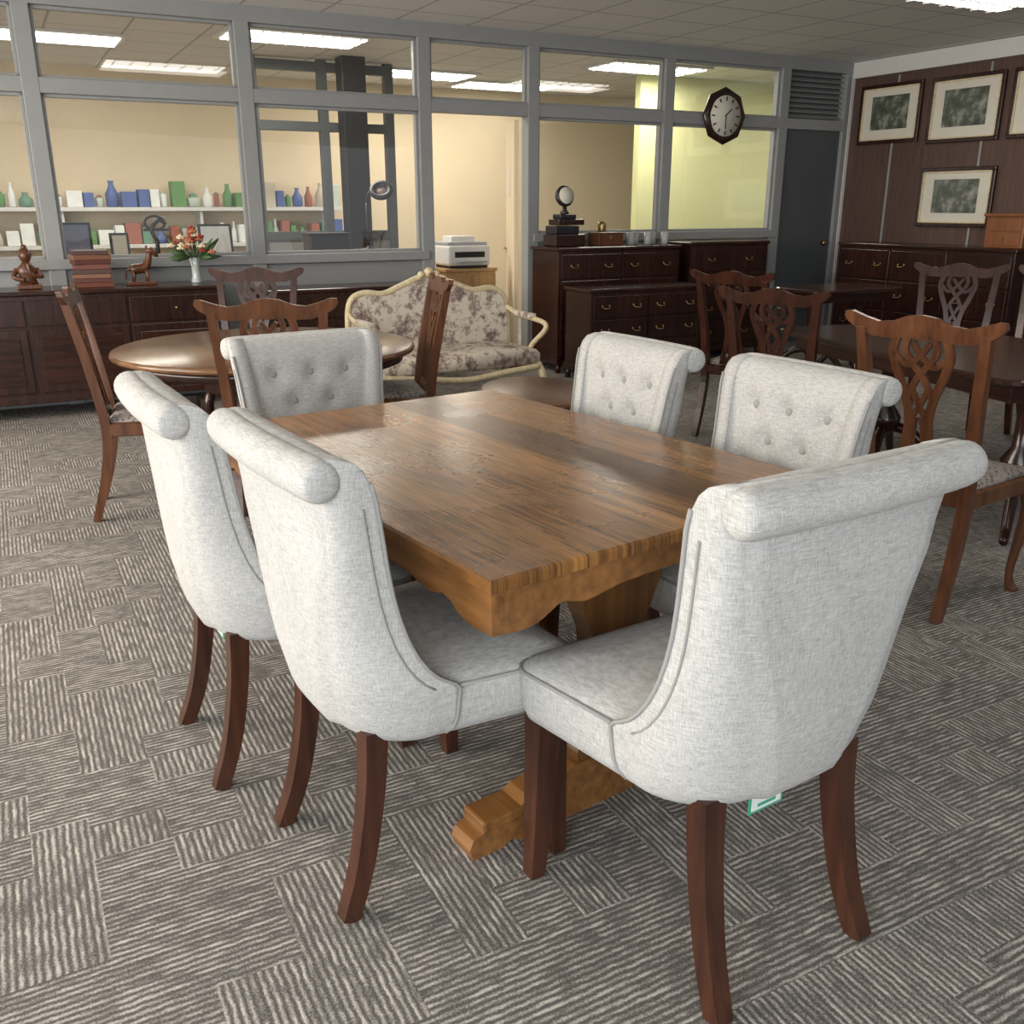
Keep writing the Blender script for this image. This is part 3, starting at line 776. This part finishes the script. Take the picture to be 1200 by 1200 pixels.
def frame_stand(u,w,h,col):
    b=MB(); Mx=Matrix.Rotation(R(-10),4,'X')
    b.box((0,0,h/2),(w,.02,h),0,.004,M=Mx); b.box((0,-.01,h/2),(w-.04,.01,h-.04),1,0,M=Mx); b.box((0,.05,.01),(.05,.12,.015),0,.002)
    b.obj('standing_photo_frame',[M_black,plain('frame_insert',col,.5)],RW(u,.36,1.021),ang)
frame_stand(-1.32,.22,.26,(.12,.13,.2)); frame_stand(-1.02,.14,.18,(.5,.45,.35)); frame_stand(-.30,.26,.24,(.6,.62,.6))
b=MB(); b.box((0,0,.012),(.16,.1,.024),0,.003); b.tube(smooth_pts([(0,0,.02),(.0,0,.12),(-.03,0,.2),(.03,0,.27),(.08,0,.24)],4),.016,8,0); b.tube([(-.09,0,.2),(.1,0,.2)],.012,8,0)
b.tube([(.075*math.cos(a)+0,0,.25+.05*math.sin(a)) for a in [2*math.pi*i/16 for i in range(16)]],.01,6,0,up=(0,1,0),closed=True)
b.obj('cast_iron_ornament',[M_black],RW(-.75,.36,1.021),ang)
b=MB(); b.lathe([(.12,0),(.12,.02),(.02,.03),(.015,.05)],20,mat=0); b.tube([(0,0,.03),(0,0,.4)],.016,8,0); b.tube(smooth_pts([(0,0,.4),(.01,0,.47),(.06,-.02,.49)],4),.012,8,0)
Mx=Matrix.Translation((.12,-.04,.49))@Matrix.Rotation(R(-25),4,'Y')@Matrix.Rotation(R(40),4,'X')
b.lathe([(.055,0),(.1,0),(.105,.02),(.095,.035),(.055,.03),(.05,.01)],24,mat=0,M=Mx); b.lathe([(.001,.008),(.06,.008),(.06,.014),(.001,.014)],20,mat=1,M=Mx)
b.obj('magnifier_lamp',[M_black,plain('lens',(.3,.22,.2),.2)],RW(1.0,.42,1.021),ang)
b=MB(); b.box((0,0,.07),(.34,.22,.14),0,.01); b.box((0,0,.15),(.36,.24,.02),0,.006); b.obj('black_storage_box',[M_black],RW(.62,.42,1.021),ang)
pc=(-.47,9.05)
e=empty('printer_cabinet',(pc[0],pc[1],0),ang); b=MB()
b.box((0,0,.42),(.5,.42,.80),0,.006); b.box((0,0,.835),(.53,.45,.03),0,.005); b.box((-.125,-.215,.42),(.23,.015,.74),0,.004); b.box((.125,-.215,.42),(.23,.015,.74),0,.004); b.box((-.03,-.228,.5),(.012,.012,.1),1,.002); b.box((.03,-.228,.5),(.012,.012,.1),1,.002)
b.box((0,0,.01),(.46,.38,.02),0,0)
b.obj('body',[M_lightwood,M_brass],parent=e)
b=MB(); b.box((0,0,.11),(.42,.36,.18),0,.02); b.box((0,.02,.215),(.40,.32,.03),1,.008); b.box((0,-.2,.06),(.28,.12,.012),1,.003); b.box((.0,-.182,.12),(.3,.01,.05),2,.002); b.box((0,.06,.25),(.24,.2,.06),0,.01); b.box((0,0,.01),(.38,.32,.02),2,0)
b.obj('printer',[plain('printer_white',(.66,.66,.64),.5),plain('printer_grey',(.35,.36,.37),.5),M_black],(pc[0],pc[1],.851),ang)
CT=1.061
b=MB(); b.box((0,0,.05),(.30,.22,.10),0,.01); b.box((-.02,0,.135),(.24,.18,.07),1,.01); b.box((.02,0,.20),(.26,.18,.05),0,.01); b.box((0,0,.245),(.16,.14,.04),1,.01)
b.lathe([(.03,.26),(.04,.28),(.02,.30),(.02,.33)],12,mat=1)
b.lathe([(.001,0),(.085,0),(.09,.02),(.08,.04),(.001,.045)],20,mat=1,M=Matrix.Translation((.0,.02,.41))@Matrix.Rotation(R(80),4,'X'))
b.lathe([(.001,.046),(.07,.046),(.07,.05),(.001,.05)],20,mat=2,M=Matrix.Translation((.0,.02,.41))@Matrix.Rotation(R(80),4,'X'))
b.obj('desk_mirror_on_boxes',[M_dark,M_black,M_mat],RW(2.52,-.33,CT),ang)
b=MB(); b.box((0,0,.05),(.26,.18,.10),0,.008); b.box((0,0,.105),(.27,.19,.015),0,.004); b.box((0,-.092,.07),(.03,.006,.03),1,.001); b.obj('wooden_trinket_box',[M_carv,M_brass],RW(2.93,-.36,CT),ang)
b=MB(); b.lathe([(.03,0),(.035,.005),(.01,.02),(.01,.06),(.035,.1),(.04,.17),(.03,.2)],14); b.obj('brass_goblet',[M_brass],RW(2.98,-.22,CT),ang)
gl=plain('tumbler_glass',(.36,.38,.36),.08)
b=MB()
for i in range(5): b.lathe([(.028,0),(.034,.005),(.038,.11),(.034,.11),(.03,.01)],14,(i*.095,(i%2)*.07,0))
b.obj('glass_tumblers',[gl],RW(3.2,-.36,CT),ang)

# ---------------------------------------------------------------- lights
def area(name,loc,target,sx,sy,p,col):
    l=bpy.data.lights.new(name,'AREA'); l.shape='RECTANGLE'; l.size=sx; l.size_y=sy; l.energy=p; l.color=col
    o=bpy.data.objects.new(name,l); sc.collection.objects.link(o); o.location=loc
    d=Vector(target)-Vector(loc); o.rotation_euler=d.to_track_quat('-Z','Y').to_euler(); return o
area('shopfront_daylight',(-1.2,-3.2,1.7),(0,3,.6),6,2.2,285,(.93,.97,1))
area('side_window_daylight',(-5.4,1.9,1.8),(-1.5,3.2,.0),4.5,2.0,370,(1,.91,.79))
w=bpy.data.worlds.new('world'); sc.world=w; w.use_nodes=True
w.node_tree.nodes['Background'].inputs[0].default_value=(.92,.95,1,1); w.node_tree.nodes['Background'].inputs[1].default_value=.45

# ---------------------------------------------------------------- camera
cam=bpy.data.cameras.new('camera'); cam.lens=33; cam.sensor_width=36
co=bpy.data.objects.new('camera',cam); sc.collection.objects.link(co); co.location=(0,0,1.4); co.rotation_euler=(R(90-18.1),0,0)
cam.clip_start=.05; sc.camera=co
